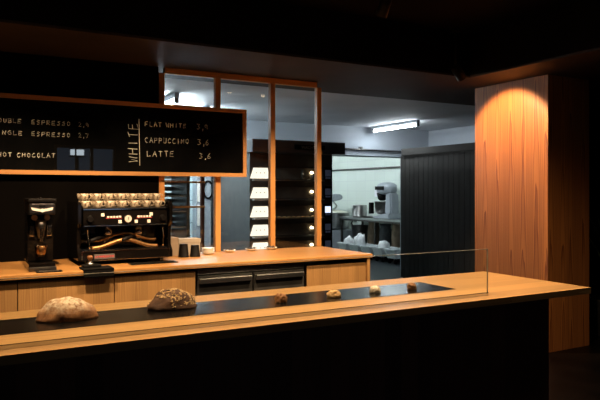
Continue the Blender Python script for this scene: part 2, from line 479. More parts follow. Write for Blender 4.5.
# ------------------------------------------------------------------ blackboard
bb = thing('blackboard', 'long framed black menu board with chalk drink prices', 'menu board', (0,5.355,1.63))
m = MB()
X0, X1 = -1.5, 2.387
m.box(X0,X1,-.07,0,0,.033).box(X0,X1,-.07,0,.585,.619).box(X1-.034,X1,-.07,0,.033,.585).box(X0,X0+.034,-.07,0,.033,.585)
m.build('frame', W_FRAMEH, bb)
box('slate', (X0+.034, X1-.034, -.050, -.005, .033, .585), BOARD, bb)
GL = {
 'A':[[(0,0),(.5,1),(1,0)],[(.2,.4),(.8,.4)]], 'B':[[(0,0),(0,1),(.8,.9),(.8,.6),(0,.5),(.9,.4),(.9,.05),(0,0)]],
 'C':[[(.95,.85),(.5,1),(.05,.6),(.1,.2),(.5,0),(.95,.12)]], 'D':[[(0,0),(0,1),(.6,.9),(.95,.5),(.6,.08),(0,0)]],
 'E':[[(.9,1),(.05,.95),(0,0),(.95,.05)],[(.02,.5),(.75,.52)]], 'F':[[(.95,1),(.05,.95),(0,0)],[(.02,.5),(.7,.52)]],
 'G':[[(.9,.85),(.5,1),(.05,.55),(.4,0),(.9,.1),(.9,.45),(.55,.45)]], 'H':[[(0,0),(.05,1)],[(.9,0),(.92,1)],[(.02,.48),(.9,.52)]],
 'I':[[(.5,0),(.5,1)]], 'L':[[(.1,1),(.05,0),(.9,.05)]], 'N':[[(0,0),(.05,1),(.85,0),(.9,1)]],
 'O':[[(.5,1),(.1,.75),(.08,.3),(.5,0),(.9,.3),(.88,.75),(.5,1)]], 'P':[[(.05,0),(.05,1),(.85,.9),(.85,.55),(.05,.45)]],
 'R':[[(.05,0),(.05,1),(.85,.9),(.8,.55),(.05,.48),(.9,0)]], 'S':[[(.9,.9),(.4,1),(.1,.75),(.8,.4),(.7,.05),(.05,.05)]],
 'T':[[(0,.95),(1,1)],[(.5,.97),(.48,0)]], 'U':[[(.05,1),(.1,.15),(.5,0),(.85,.15),(.9,1)]],
 'W':[[(0,1),(.25,0),(.5,.7),(.75,0),(1,1)]],
 '2':[[(.1,.8),(.5,1),(.85,.75),(.1,.05),(.95,.05)]], '3':[[(.1,.95),(.8,.9),(.4,.55),(.9,.3),(.5,0),(.05,.08)]],
 '6':[[(.75,1),(.2,.6),(.1,.15),(.5,0),(.85,.2),(.6,.5),(.15,.35)]], '7':[[(.05,1),(.9,.95),(.4,0)]],
 '9':[[(.85,.75),(.5,1),(.1,.75),(.3,.45),(.85,.65),(.8,0)]], ',':[[(.5,.1),(.25,-.3)]]}
def chalk(parent, name, s, x, z, h, adv, vertical=False, y=-.0505, r=.0026, jit=.085):
    m = MB(); rr = random.Random(hash(len(s)*31+ord(s[0])+int(x*100)) & 0xffff)
    k = 0
    for ch in s:
        if ch == ' ': k += .75; continue
        w = adv*.66*(.7 if ch == ',' else 1)
        for st in GL[ch]:
            pts = []
            for (a, b) in st:
                a += rr.uniform(-jit, jit); b += rr.uniform(-jit, jit)
                if vertical: pts.append((x - b*h, y, z + k*adv + a*w))
                else: pts.append((x + k*adv + a*w, y, z + b*h))
            m.tube(pts, r, 6)
        k += .55 if ch == ',' else 1
    return m.build(name, CHALK, parent)
bz = 1.63
chalk(bb, 'lettering', 'DOUBLE', .288, 2.026-bz, .030, .0345)
chalk(bb, 'lettering', 'ESPRESSO', .557, 2.024-bz, .032, .0375)
chalk(bb, 'lettering', '2,9', .906, 2.022-bz, .034, .036)
chalk(bb, 'lettering', 'SINGLE', .272, 1.934-bz, .030, .0385)
chalk(bb, 'lettering', 'ESPRESSO', .557, 1.932-bz, .032, .0375)
chalk(bb, 'lettering', '2,7', .906, 1.934-bz, .034, .036)
chalk(bb, 'lettering', 'HOT', .318, 1.763-bz, .034, .0360)
chalk(bb, 'lettering', 'CHOCOLAT', .453, 1.763-bz, .034, .0360)
chalk(bb, 'lettering', 'WHITE', 1.388, 1.742-bz, .078, .070, True, r=.0034)
chalk(bb, 'lettering', 'FLAT', 1.450, 2.052-bz, .038, .0385)
chalk(bb, 'lettering', 'WHITE', 1.633, 2.053-bz, .036, .0385)
chalk(bb, 'lettering', 'CAPPUCCINO', 1.450, 1.914-bz, .042, .0400)
chalk(bb, 'lettering', 'LATTE', 1.465, 1.797-bz, .046, .0510)
chalk(bb, 'lettering', '3,9', 1.912, 2.050-bz, .044, .047)
chalk(bb, 'lettering', '3,6', 1.919, 1.912-bz, .046, .049)
chalk(bb, 'lettering', '3,6', 1.935, 1.790-bz, .046, .049)
MB().tube([(1.405,-.0505,1.715-bz),(1.402,-.0505,1.90-bz),(1.398,-.0505,2.110-bz)], .0032, 6).build('chalk_rule', CHALK, bb)

# ------------------------------------------------------------------ serving counter
sv = thing('serving_counter', 'long timber serving counter with black inlaid strip in the foreground', 'counter', (0,0,0))
m = MB()
m.box(-1.6, 3.19, 2.312, 2.640, .916, .95).box(-1.6, 3.19, 2.948, 3.135, .916, .95).box(2.475, 3.19, 2.640, 2.948, .916, .95).box(-1.6, 2.475, 2.640, 2.948, .916, .935)
m.build('countertop', W_COUNTER, sv)
box('inlay_strip', (-1.6, 2.474, 2.641, 2.947, .935, .9515), BLACK_STRIP, sv, .0015, label='flush black slate strip')
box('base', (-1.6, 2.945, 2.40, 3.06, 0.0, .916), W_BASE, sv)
# glass screen
gs = thing('glass_screen', 'low clear glass sneeze screen standing along the serving counter', 'glass screen', (0,2.470,.9502))
box('pane', (-1.6, 2.54, -.004, .004, 0.0, .234), SCREENGL, gs)
m = MB().box(-1.6, 2.54, -.004, .004, .234, .2365)
m.build('top_edge', EDGE, gs); box('end_edge', (2.54, 2.542, -.004, .004, 0, .2365), EDGE, gs)
box('channel', (-1.6, 2.542, -.007, -.0042, 0, .002), BLK_MATTE, gs)

# loaves and small breads
def loaf(name, label, loc, rad, rotz, crustm, seed, amp, group, cut=True, slope=.13):
    t = thing(name, label, 'bread', loc, rotz, group)
    m = MB().blob((0,0,rad[2]*.10), rad, 4, amp, 2.3, seed, 0.0, 1.12)
    for v in m.bm.verts:
        q = slope*max(0, v.co.z)/rad[2]; v.co.x *= 1.01-q; v.co.y *= 1.01-q*.7
        # score along the top
        if cut and v.co.z > rad[2]*.55:
            s = v.co.y - .012*math.sin(v.co.x*26)
            v.co.z -= .010*math.exp(-(s/.010)**2)*(1 if abs(v.co.x) < rad[0]*.75 else 0)
        v.co.z += .003*noise.noise(v.co*90)*(1 if v.co.z > .004 else 0)
    m.build('crust', crustm, t)
    return t
loaf('bread_loaf', 'large pale floured loaf on the black strip, leftmost bread', (.440,2.845,.9520), (.128,.088,.086), R(-4), CRUST_F, 3, .10, 'loaves on the counter strip')
l2 = loaf('bread_loaf', 'dark loaf coated with seeds on the black strip', (.912,2.865,.9520), (.120,.084,.082), R(4), CRUST_D, 8, .10, 'loaves on the counter strip')
m = MB(); rr = random.Random(4)
for k in range(1500):
    th = rr.uniform(0, 2*PI); ph = math.asin(rr.uniform(.12, 1))
    d = Vector((math.cos(th)*math.cos(ph), math.sin(th)*math.cos(ph), math.sin(ph)))
    if d.x < -.30 and d.y < .1 and d.z < .62: continue
    if noise.noise(d*6.0) < -.02: continue
    kk = 1 + .10*noise.noise(d*2.3 + Vector((8*7.3, 8*3.1, 8)))
    p = Vector((d.x*.120*kk, d.y*.084*kk, (d.z**1.12)*.082*kk + .0082)); q = .13*p.z/.082; p.x *= 1.01-q; p.y *= 1.01-q*.7
    m.blob(p, (rr.uniform(.003,.006), rr.uniform(.0022,.0038), .0028), 1, 0, 1, k)
m.build('seed_topping', SEED, l2, kind='stuff', label='scattered pale seeds')
def bun(label, loc, rad, mat, seed):
    m = MB().blob((0,0,rad[2]*.3), rad, 4, .22, 2.9, seed, 0.0, .8)
    for v in m.bm.verts:
        if v.co.z > .002: v.co += v.co.normalized()*.0035*noise.noise(v.co*150+Vector((seed,0,0)))
    t = m.build('small_bread', mat, None, loc)
    return tag(t, label, 'pastry', 'small breads on the counter strip')
bun('small dark brown roll on the black strip, nearest the seeded loaf', (1.425,2.745,.952), (.030,.026,.033), CRUST_B, 1)
bun('wide golden biscuit on the black strip, between brown roll and pale bun', (1.732,2.745,.952), (.037,.032,.027), CRUST_S, 2)
bun('small pale cream bun on the black strip, second from the right', (2.00,2.755,.952), (.031,.028,.028), CRUST_P, 3)
bun('small dark bun on the black strip, farthest right near its end', (2.253,2.755,.952), (.026,.024,.028), CRUST_B, 5)

# ------------------------------------------------------------------ back worktop and cabinets
box('worktop', (-1.6, 3.235, 4.49, 5.36, .917, .95), W_BACK, None, .003)
tag(bpy.data.objects['worktop'], 'long timber worktop along the back wall under the menu board', 'worktop')
def cabinet(name, label, x0, x1, seam, grp=None):
    t = thing(name, label, 'cabinet', (x0,4.52,0), 0, grp)
    w = x1-x0
    m = MB().box(0,w,.022,.80,.08,.905).box(.01,w-.01,.07,.75,0,.08)
    m.build('carcass', BLK_MATTE, t)
    d = box('door', (.003,w-.003,0,.020,.085,.895), W_DOOR, t, .002)
    return t
cabinet('base_cabinet', 'timber base cabinet at the left edge, beneath the menu board', -.21, .39, 0, 'base cabinets under the worktop')
cabinet('base_cabinet', 'timber base cabinet below the coffee grinder', .39, 1.017, 0, 'base cabinets under the worktop')
cabinet('base_cabinet', 'timber base cabinet below the espresso machine, beside the steel fridge', 1.017, 1.62, 0, 'base cabinets under the worktop')
fr = thing('undercounter_fridge', 'black and steel undercounter fridge with two drawers', 'fridge', (1.625,4.53,0))
MB().box(0,.955,.03,.78,.06,.905).box(.04,.915,.1,.7,0,.06).build('body', DARKOVEN, fr)
box('top_band', (.01,.945,.0,.03,.865,.903), STEEL_D, fr, .003)
for k, x in enumerate((.012, .483)):
    d = box('drawer', (x,x+.46,0,.03,.36,.852), DARKOVEN, fr, .004)
    MB().box(x+.012,x+.448,-.028,-.004,.795,.835,.004).box(x+.03,x+.05,-.006,.002,.80,.83).box(x+.41,x+.43,-.006,.002,.80,.83).build('handle', STEEL, d)
dc = thing('drawer_cabinet', 'timber drawer cabinet at the right end of the worktop', 'cabinet', (2.585,4.52,0))
MB().box(0,.60,.022,.80,.08,.88).box(.01,.60,.07,.75,0,.08).build('carcass', BLK_MATTE, dc)
box('end_panel', (.602,.632,-.02,.82,0,.917), W_DOOR, dc, .002)
box('drawer', (.004,.598,0,.020,.62,.875), W_DOOR, dc, .002)
box('drawer', (.004,.598,0,.020,.35,.612), W_DOOR, dc, .002)
box('drawer', (.004,.598,0,.020,.085,.342), W_DOOR, dc, .002)

# ------------------------------------------------------------------ espresso machine
em = thing('espresso_machine', 'black two-group espresso machine with chrome trim and cups on top', 'coffee machine', (.845,4.79,.95))
W = .655
for x in (.05, W-.05):
    for y in (.05, .43): MB().rod((x,y,0),(x,y,.035),.022,.018,16).build('foot', STEEL_D, em)
m = MB().box(0,W,0,.48,.030,.110,.006)
base = m.build('drip_base', BLK_PAINT, em)
MB().box(0,W,-.003,.004,.100,.107).box(0,W,-.003,.004,.033,.038).box(-.003,.003,-.003,.004,.033,.107).box(W-.003,W+.003,-.003,.004,.033,.107).build('chrome_trim', CHROME, base)
pl = box('name_plate', (.085,.235,-.006,-.001,.045,.080), PLATE, base, .001)
text_mesh('LA MARZOCCO', .019, RED, 'lettering', pl, (.160,-.0065,.0565), (R(90),0,0))
m = MB()
for k in range(22): m.box(.03+k*.0285,.045+k*.0285,.02,.24,.1055,.112)
m.build('drip_grate', STEEL_D, em)
# rear body, splash panel, and bars shaped as the counter's wavy reflection in it
box('rear_body', (.02,W-.02,.26,.49,.107,.40), BLK_PAINT, em, .01)
m = MB()
n = 36
for row, (zc, yy, am) in enumerate(((.155,.045,.019),(.205,.085,.019))):
    pts = []
    for i in range(n+1):
        u = i/n; x = .07 + u*(W-.15)
        pts.append((x, yy, zc + am*math.cos((u-.5)*2*PI*1.15)*1.2 - .012*abs(2*u-1)))
    rail = MB().tube(pts, (.018 if row == 0 else .012), 10)
    rail.build('counter_reflection_bar', COPPER, em)  # solid bars stand in for the counter mirrored in a polished panel
box('splash_panel', (.04,W-.04,.245,.258,.112,.30), BLK_PAINT, em)
# upper control housing
hood = MB().prism([(.0,.292),(.02,.412),(.46,.412),(.46,.292)], 'X', .012, W-.012, None, .006).build('control_housing', BLK_PAINT, em)
MB().box(.012,W-.012,-.004,.004,.288,.295).box(.012,W-.012,.012,.020,.410,.416).build('housing_trim', CHROME, hood)
g = MB().rod((.333,.016,.345),(.333,-.014,.340),.030,.030,24).build('gauge_rim', CHROME, hood)
MB().rod((.333,-.0135,.340),(.333,-.0165,.3395),.026,.026,24).build('gauge_dial', IVORY, g)
MB().box(.331,.335,-.019,-.0168,.334,.362).build('gauge_needle', BLK_MATTE, g)
for x, z in ((.150,.372),(.275,.318),(.397,.318),(.515,.372),(.495,.318)):
    yb = .02*(z-.292)/.12
    box('switch', (x-.012,x+.012,yb-.008,yb+.004,z-.012,z+.012), IVORY, hood, .002)
for x0 in (.180, .408):
    for k in range(5):
        box('button', (x0+k*.022,x0+.016+k*.022,.001,.014,.348,.362), IVORY, hood, .002)
    box('button_strip', (x0-.006,x0+.112,.008,.0125,.343,.3465), RED, hood)
for x in (.055, .600):
    kn = MB().rod((x,.012,.345),(x,-.035,.342),.024,.020,18).build('steam_knob', BLK_MATTE, hood)
# group heads with portafilters
for gx, ang in ((.205,-.9),(.440,-.9)):
    gh = MB().lathe([(.035,.215),(.038,.225),(.038,.262),(.030,.268),(.030,.300)], 20, (gx,.11,0)).build('group_head', CHROME, em)
    MB().lathe([(.026,.175),(.034,.185),(.034,.214)], 20, (gx,.11,0)).build('portafilter_basket', CHROME, gh)
    dx, dy = math.sin(ang)*1.0, -math.cos(ang)
    hpts = [(gx+dx*.03,.11+dy*.03,.198),(gx+dx*.08,.11+dy*.08,.200),(gx+dx*.13,.11+dy*.13,.192),(gx+dx*.19,.11+dy*.19,.180)]
    MB().tube(hpts, [.008,.012,.015,.013], 12).build('portafilter_handle', BLK_MATTE, gh)
    for q in (-1, 1): MB().tube([(gx+q*.02,.11,.178),(gx+q*.022,.11,.155)], .007, 8).build('spout', CHROME, gh)
for x, s in ((.055,-1),(.600,1)):
    MB().tube([(x,.06,.30),(x+s*.01,.03,.26),(x+s*.012,.015,.20),(x+s*.004,.0,.14),(x,-.005,.122)], .006, 8).build('steam_wand', CHROME, em)
for x0, x1 in ((-.028,-.004),(W+.004,W+.028)):
    MB().prism([(.0,.035),(.0,.09),(.055,.13),(.045,.27),(.0,.31),(.0,.45),(.03,.47),(.49,.47),(.49,.035)], 'X', x0, x1, None, .004).build('side_panel', BLK_PAINT, em)
rl = MB().tube([(-.016,.02,.462),(-.016,.02,.475),(W+.016,.02,.475),(W+.016,.02,.462)], .004, 8)
box('cup_tray', (.014,W-.014,.03,.47,.4165,.4235), STEEL_D, em)

# cups on the machine
def cup_proto(r=.034, h=.053):
    t = thing('espresso_cup', '', 'cup')
    MB().lathe([(0,.0),(r*.55,.0),(r*.62,.004),(r*.95,h*.45),(r,h),(r*.94,h),(r*.88,h*.45),(r*.5,.008),(0,.007)], 22).build('bowl', CUP, t)
    pts = [(r*.93,0,h*.80),(r*1.30,0,h*.90),(r*1.66,0,h*.64),(r*1.50,0,h*.28),(r*.86,0,h*.22)]
    MB().tube(pts, .0034, 8).build('handle', CUP, t)
    return t
proto = cup_proto(); first = True
rr = random.Random(11)
LBL = ('cream patterned espresso cup, {o} from left in the {l} row on the machine', )
ordn = ['first','second','third','fourth','fifth','sixth','seventh','eighth']
for layer in (0, 1):
    for row in range(3):
        for k in range(7):
            if layer == 0 and row == 2: continue
            x = .845 + (.028 if layer else .040) + k*.0915 + rr.uniform(-.001,.001)
            y = 4.79 + .085 + row*.088
            z = .95 + .4238 + layer*.0536
            if row == 2: continue
            c = proto if first else copy_tree(proto)
            first = False
            c.location = (x, y, z)
            # handles mostly turned to the right and the front
            c.rotation_euler = (0,0,rr.choice((R(-20),R(-28),R(-35),R(-24),R(-48))) if row == 0 else rr.choice((R(25),R(40),R(30))))
            lay = 'lower' if layer == 0 else 'upper'
            c['label'] = 'cream patterned espresso cup, %s from left in the %s %s row on the machine' % (ordn[k], 'front' if row == 0 else 'rear', lay)
            c['group'] = 'espresso cups stacked on the coffee machine'

# ------------------------------------------------------------------ coffee grinder
cg = thing('coffee_grinder', 'tall black and chrome coffee grinder on the worktop, left of the machine', 'coffee grinder', (.468,4.62,.9502))
Wg = .172
box('base', (0,Wg,0,.28,.0,.055), BLK_PAINT, cg, .006)
box('body', (0,Wg,.11,.28,.055,.40), BLK_PAINT, cg, .008)
hd = box('head', (0,Wg,.015,.28,.385,.475), STEEL_D, cg, .008)
box('face_plate', (.006,Wg-.006,.006,.015,.398,.462), STEEL_D, hd, .002)
MB().prism([(.014,.438),(.075,.425),(.086,.430),(.097,.425),(.158,.438),(.150,.418),(.100,.408),(.086,.402),(.072,.408),(.022,.418)], 'Y', .001, .006).build('wing_badge', IVORY, hd)
MB().box(.066,.106,.003,.006,.440,.452,.001).build('name_strip', BLK_MATTE, hd)
MB().box(-.004,Wg+.004,0,.285,.475,.497,.004).lathe([(.012,.497),(.008,.503),(.0,.508)], 14, (.086,.09,0)).build('lid', BLK_MATTE, cg)
for x in (.045, .127): MB().rod((x,.11,.365),(x,.075,.365),.020,.020,18).build('knob', COPPER, cg)
MB().lathe([(.020,.22),(.026,.26),(.034,.30),(.036,.345)], 18, (.086,.085,0)).build('grind_chamber', STEEL_D, cg)
MB().prism([(.072,.29),(.100,.29),(.096,.20),(.076,.20)], 'Y', .045, .072).build('chute', CHROME, cg)
for x0, x1 in ((.012,.045),(.127,.160)): MB().box(x0,x1,.09,.11,.235,.31,.003).build('side_plate', CHROME, cg)
fk = MB().tube([(.055,.11,.17),(.055,.03,.168),(.062,.02,.168)], .006, 8).tube([(.117,.11,.17),(.117,.03,.168),(.110,.02,.168)], .006, 8).build('portafilter_fork', CHROME, cg)
MB().lathe([(.018,.095),(.030,.12),(.033,.165),(.030,.168)], 18, (.086,.06,0)).build('dosing_funnel', COPPER, cg)
box('front_plinth', (-.002,Wg+.002,-.03,.06,.003,.030), STEEL_D, cg, .003)
gt = thing('grounds_tray', 'small black grounds tray with pale insert in front of the grinder', 'tray', (.505,4.515,.9502))
box('tray', (0,.165,0,.062,0,.008), BLK_MATTE, gt, .002)
box('insert', (.02,.145,.012,.050,.0081,.0095), SILVER, gt)

# tamping mat with tamper
tm = MB().box(.800,1.005,4.470,4.66,.9502,.962,.003).box(.800,1.005,4.470,4.484,.905,.962,.003).box(.815,.935,4.56,4.66,.962,.978,.004).build('tamping_mat', RUBBER)
tag(tm, 'black rubber tamping mat folded over the worktop front edge', 'mat')
tp = thing('tamper', 'short tamper with copper-brown handle on the black rubber mat', 'tamper', (.868,4.61,.9782))
MB().lathe([(.026,0),(.027,.008),(.012,.012),(.010,.022)], 20).build('base', STEEL, tp)
MB().lathe([(.010,.022),(.011,.034),(.019,.046),(.020,.056),(.013,.063),(0,.065)], 20).build('handle', plain('brown_turned_wood', (.22,.09,.035), .35), tp)
dm = MB().box(0,.36,0,.11,0,.006,.002)
for k in range(9): dm.box(.02+k*.037,.035+k*.037,.015,.095,.006,.009)
dm = dm.build('drip_mat', RUBBER, None, (1.175,4.655,.9502)); dm.rotation_euler = (0,0,R(2))
tag(dm, 'black ribbed bar mat in front of the espresso machine', 'mat')

# cups, card boxes, bowls, dishes on the worktop
def paper_cup(loc, label, h):
    t = thing('takeaway_cup', label, 'cup', loc, 0, 'black takeaway cups by the machine')
    MB().lathe([(.043,0),(.044,.004),(.043,.006),(.034,h-.003),(.033,h),(0,h)], 24).build('cup', BLK_MATTE, t)
    MB().lathe([(.0455,.0),(.0455,.005),(.0432,.006),(.0432,.0)], 24).build('rim', BLK_MATTE, t)
    return t
paper_cup((1.700,5.035,.9502), 'taller upturned black takeaway cup, left of its shorter neighbour', .108)
paper_cup((1.797,5.030,.9502), 'shorter upturned black takeaway cup, beside the white bowls', .096)
b1 = tag(MB().box(0,.085,0,.12,0,.155,.003).build('card_box', KRAFT, None, (1.61,5.15,.9502)), 'narrow tan card box behind the black cups, against the machine', 'box', 'card boxes behind the cups')
b2 = tag(MB().box(0,.19,0,.12,0,.135,.003).box(-.004,.194,-.004,.124,.105,.14,.002).build('card_box', KRAFT2, None, (1.705,5.17,.9502)), 'wide white lidded card box behind the black cups', 'box', 'card boxes behind the cups')
bowl = None
for k in range(4):
    pr = [(0,0),(.035,0),(.040,.004),(.058,.014),(.060,.017),(.055,.017),(.036,.006),(0,.005)]
    if bowl is None: bowl = MB().lathe(pr, 28).build('saucer', WHITE_P); o = bowl
    else: o = bowl.copy(); COL.objects.link(o)
    o.location = (1.965,5.165,.9502+k*.0125)
    tag(o, 'white saucer, %s of the stack beside the black cups' % ('bottom one','second from bottom','second from top','top one')[k], 'saucer', 'white saucers in one stack')
def dish(loc, label):
    t = thing('sample_dish', label, 'dish', loc, 0, 'small dishes along the worktop')
    MB().lathe([(0,0),(.032,0),(.038,.004),(.056,.018),(.057,.021),(.052,.020),(.034,.008),(0,.007)], 28).build('dish', WHITE_P, t)
    m = MB(); rr = random.Random(int(loc[0]*100))
    for k in range(34):
        a = rr.uniform(0,2*PI); q = .038*math.sqrt(rr.random())
        m.blob((q*math.cos(a), q*math.sin(a), .020+rr.uniform(0,.010)), (.008,.006,.0055), 1, .2, 2, k)
    m.build('dark_filling', BEAN, t, kind='stuff')
    return t
dish((2.195,5.235,.9502), 'white dish of dark pieces, left of the three on the worktop')
dish((2.420,5.255,.9502), 'white dish of dark pieces, middle of the three on the worktop')
dish((2.640,5.285,.9502), 'white dish of dark pieces, right of the three, before a post')

# ------------------------------------------------------------------ deck oven in the kitchen
ov = thing('deck_oven', 'tall black five-deck bakery oven in the kitchen behind the glass', 'oven', (3.44,7.5,0))
OW = 1.28
MB().box(0,OW,.02,1.35,.10,2.01).box(.05,OW-.05,.1,1.3,0,.10).build('body', DARKOVEN, ov)
hd = MB().prism([(-.20,2.005),(-.20,2.17),(1.35,2.17),(1.35,2.005)], 'X', -.06, OW+.075, None, .004).build('hood', DARKOVEN, ov)
box('sign', (.55,1.02,-.212,-.2005,2.055,2.115), BLK_PAINT, hd, .001)
text_mesh('WACHTEL', .058, SILVER, 'lettering', hd, (.785,-.2125,2.064), (R(90),0,0))
zs = [1.735, 1.475, 1.225, .98, .745]
for i, z in enumerate(zs):
    # slanted glazed deck door
    d = MB().prism([(.0,z-.075),(-.045,z-.075),(.0,z+.078),(.019,z+.078)], 'X', .255, 1.10).build('deck_door', OVENGLASS, ov)
    MB().box(.02,1.10,-.075,-.010,z-.100,z-.084,.003).build('ledge', STEEL, ov)
    lw = MB().prism([(.012,z-.070),(-.040,z-.070),(.0,z+.072),(.014,z+.072)], 'X', .0, .255)
    for v in lw.bm.verts:
        if v.co.x < .1 and v.co.z > z: v.co.x += .05
    lw = lw.build('lit_window', OVEN_E, ov)
    m = MB()
    for q in range(3): m.rod((.075+q*.06,-.024,z+.005),(.075+q*.06,-.030,z+.004),.006,.006,10)
    m.build('rivet', DARKOVEN, lw)
    lm = MB().rod((.912,-.020,z+.018),(.912,-.052,z+.016),.016,.016,14).build('deck_lamp', BULB_E, ov)
    pn = box('control_panel', (1.125,1.262,.0,.02,z-.085,z+.095), BLK_PAINT, ov, .003)
    box('display', (1.15,1.24,-.004,.0,z-.03,z+.06), SCREEN_E if i == 2 else SCREEN_D, pn)
    for q in range(2): box('key', (1.155+q*.045,1.19+q*.045,-.004,.0,z-.065,z-.042), SCREEN_D, pn)
    if i == 0:
        for x in (.745,.912): MB().rod((x,-.062,z-.075),(x,-.062,z+.055 if x < .9 else z-.005),.014,.014,12).rod((x,-.062,z-.06),(x,-.01,z-.06),.008,.008,8).build('handle', STEEL, d)
    if i == 2:
        m = MB()
        for q in range(9): m.blob((.33+q*.072,-.055,z-.078),(.032,.02,.014),2,.15,2,q)
        m.build('bread_row', CRUST_S, d, kind='stuff')

# tall tray rack and service post at the left of the kitchen
rk = thing('tray_rack', 'dark louvred proving rack with shelves seen below the menu board', 'rack', (1.66,6.6,0))
MB().box(0,.035,0,.55,0,1.95).box(.605,.64,0,.55,0,1.95).box(0,.64,.0,.03,1.95,1.985).box(0,.64,.52,.55,1.95,1.985).build('upright_frame', STEEL_D, rk)
for k in range(9): box('shelf', (.036,.604,.02,.51,.25+k*.17,.262+k*.17), STEEL, rk)
m = MB()
for k in range(26): m.box(.036,.604,.515,.545,.10+k*.07,.15+k*.07)
m.build('louvre', LOUVRE, rk)
for z in (1.585, 1.315): box('rail', (.0,.80,-.05,-.002,z,z+.022), W_FRAMEH, rk, .004)
po = thing('service_post', 'dark upright steel post between tray rack and white cabinet', 'post', (2.578,7.0,0))
box('post', (0,.04,0,.04,0,1.95), W_BASE, po)
box('foot_plate', (-.03,.07,-.03,.07,0,.008), W_BASE, po)
cb = thing('control_cabinet', 'narrow white electrical cabinet with black cable loop on kitchen wall', 'cabinet', (3.19,9.046,0))
box('box_body', (0,.24,-.16,-.001,0,2.05), WHITE_EN, cb, .006)
for k in range(3): box('cover', (.02,.13,-.172,-.161,.98+k*.36,1.29+k*.36), WHITE_P, cb, .004)
MB().tube([(.19+.07*math.cos(a*PI/9), -.166, 1.52+.13*math.sin(a*PI/9)) for a in range(18)], .014, 8, None, True).build('cable_loop', RUBBER, cb)
MB().tube([(.255,-.172,2.0),(.255,-.176,1.7),(.26,-.172,1.0),(.255,-.17,.8)], .012, 8).build('cable', RUBBER, cb)

# cold room with ribbed cladding
cr = thing('cold_room', 'dark grey ribbed cold room box right of the kitchen opening', 'cold room', (6.6,5.95,0))
box('body', (.017,1.15,0,2.37,0,2.15), COLD, cr)
m = MB()
k = 0
y = .01
while y < 2.36:
    m.box(.011,.02,y,y+.110,.06,2.09,.003); y += .115
m.build('cladding', COLD, cr)
box('top_band', (-.012,1.16,-.01,2.38,2.09,2.2), COLD, cr, .004)
box('door_edge', (.004,.02,.70,.715,.06,2.09), COLD, cr)

# ------------------------------------------------------------------ rear bakery: table, mixers, bins
wt = thing('work_table', 'long steel work table against the white tiled wall', 'table', (8.3,9.75,0))
box('top', (0,.69,0,3.15,.835,.875), STEEL, wt, .004)
box('apron', (.005,.02,.02,3.13,.795,.835), STEEL_D, wt)
for x in (.02,.63):
    for y in (.03,1.70,3.08): box('leg', (x,x+.04,y,y+.04,0,.835), STEEL_D, wt)
mx = thing('planetary_mixer', 'grey planetary mixer with steel bowl standing on the work table', 'mixer', (8.66,11.40,.876), R(180))
MB().prism([(-.36,0),(-.36,.05),(-.02,.08),(.06,.12),(.26,.12),(.26,0)], 'X', -.20, .20, None, .02).build('base', WHITE_EN, mx)
MB().prism([(-.01,.10),(.24,.10),(.22,.58),(.03,.58)], 'X', -.12, .12, None, .03).build('column', WHITE_EN, mx)
MB().blob((0,-.07,.68),(.19,.30,.15),3,.02,2,1,None,.65).build('head', WHITE_EN, mx)
MB().box(.175,.196,-.26,.06,.65,.73,.005).build('control_strip', BLK_MATTE, mx)
MB().lathe([(.05,.40),(.10,.44),(.13,.58)], 18, (0,-.24,0)).build('planetary_hub', BLK_MATTE, mx)
MB().lathe([(.10,.09),(.15,.14),(.175,.26),(.18,.38),(.185,.385),(.175,.38),(.165,.26),(.0,.12)], 26, (0,-.24,0)).build('bowl', STEEL_D, mx)
MB().box(.10,.20,-.50,-.42,.10,.36,.01).build('bowl_clamp', BLK_MATTE, mx)
pt = thing('stock_pot', 'tall cylindrical steel stock pot on the work table', 'pot', (8.66,12.55,.876))
MB().lathe([(.165,0),(.175,.01),(.175,.275),(.18,.28),(.18,.285),(.165,.285),(.165,.02),(0,.015)], 28).build('pot', STEEL, pt)
for s in (-1,1): MB().tube([(s*.172,-.05,.20),(s*.21,-.04,.205),(s*.21,.04,.205),(s*.172,.05,.20)], .008, 8).build('handle', STEEL, pt)
tray = MB().box(0,.35,0,.45,0,.012,.002).box(0,.35,0,.012,.012,.025).box(0,.35,.438,.45,.012,.025).box(0,.012,0,.45,.012,.025).box(.338,.35,0,.45,.012,.025).build('baking_tray', STEEL_D, None, (8.36,11.93,.876))
tag(tray, 'flat dark tray on the work table between pot and mixer', 'tray')
sm = thing('spiral_mixer', 'large spiral mixer with dough in its bowl, left of the work table', 'mixer', (8.53,13.50,0), R(90))
MB().lathe([(.30,.55),(.37,.60),(.39,.72),(.39,.95),(.40,.965),(.385,.965),(.375,.72),(.0,.62)], 32).build('bowl', STEEL, sm)
MB().blob((0,0,.935),(.37,.37,.085),3,.08,2,4).build('dough', DOUGH, sm)
MB().prism([(-.40,.0),(-.40,.53),(.35,.53),(.50,.50),(.50,1.25),(.85,1.25),(.85,0)], 'X', -.35, .35, None, .03).build('body', WHITE_EN, sm)
MB().prism([(.30,1.2),(.85,1.2),(.85,1.42),(-.10,1.42),(-.15,1.30)], 'X', -.22, .22, None, .03).build('arm', WHITE_EN, sm)
MB().tube([(.05*math.cos(a*.7)*(1 if a < 14 else .3), -.02+.05*math.sin(a*.7), 1.30-a*.03) for a in range(15)], .018, 8).build('spiral_hook', STEEL, sm)

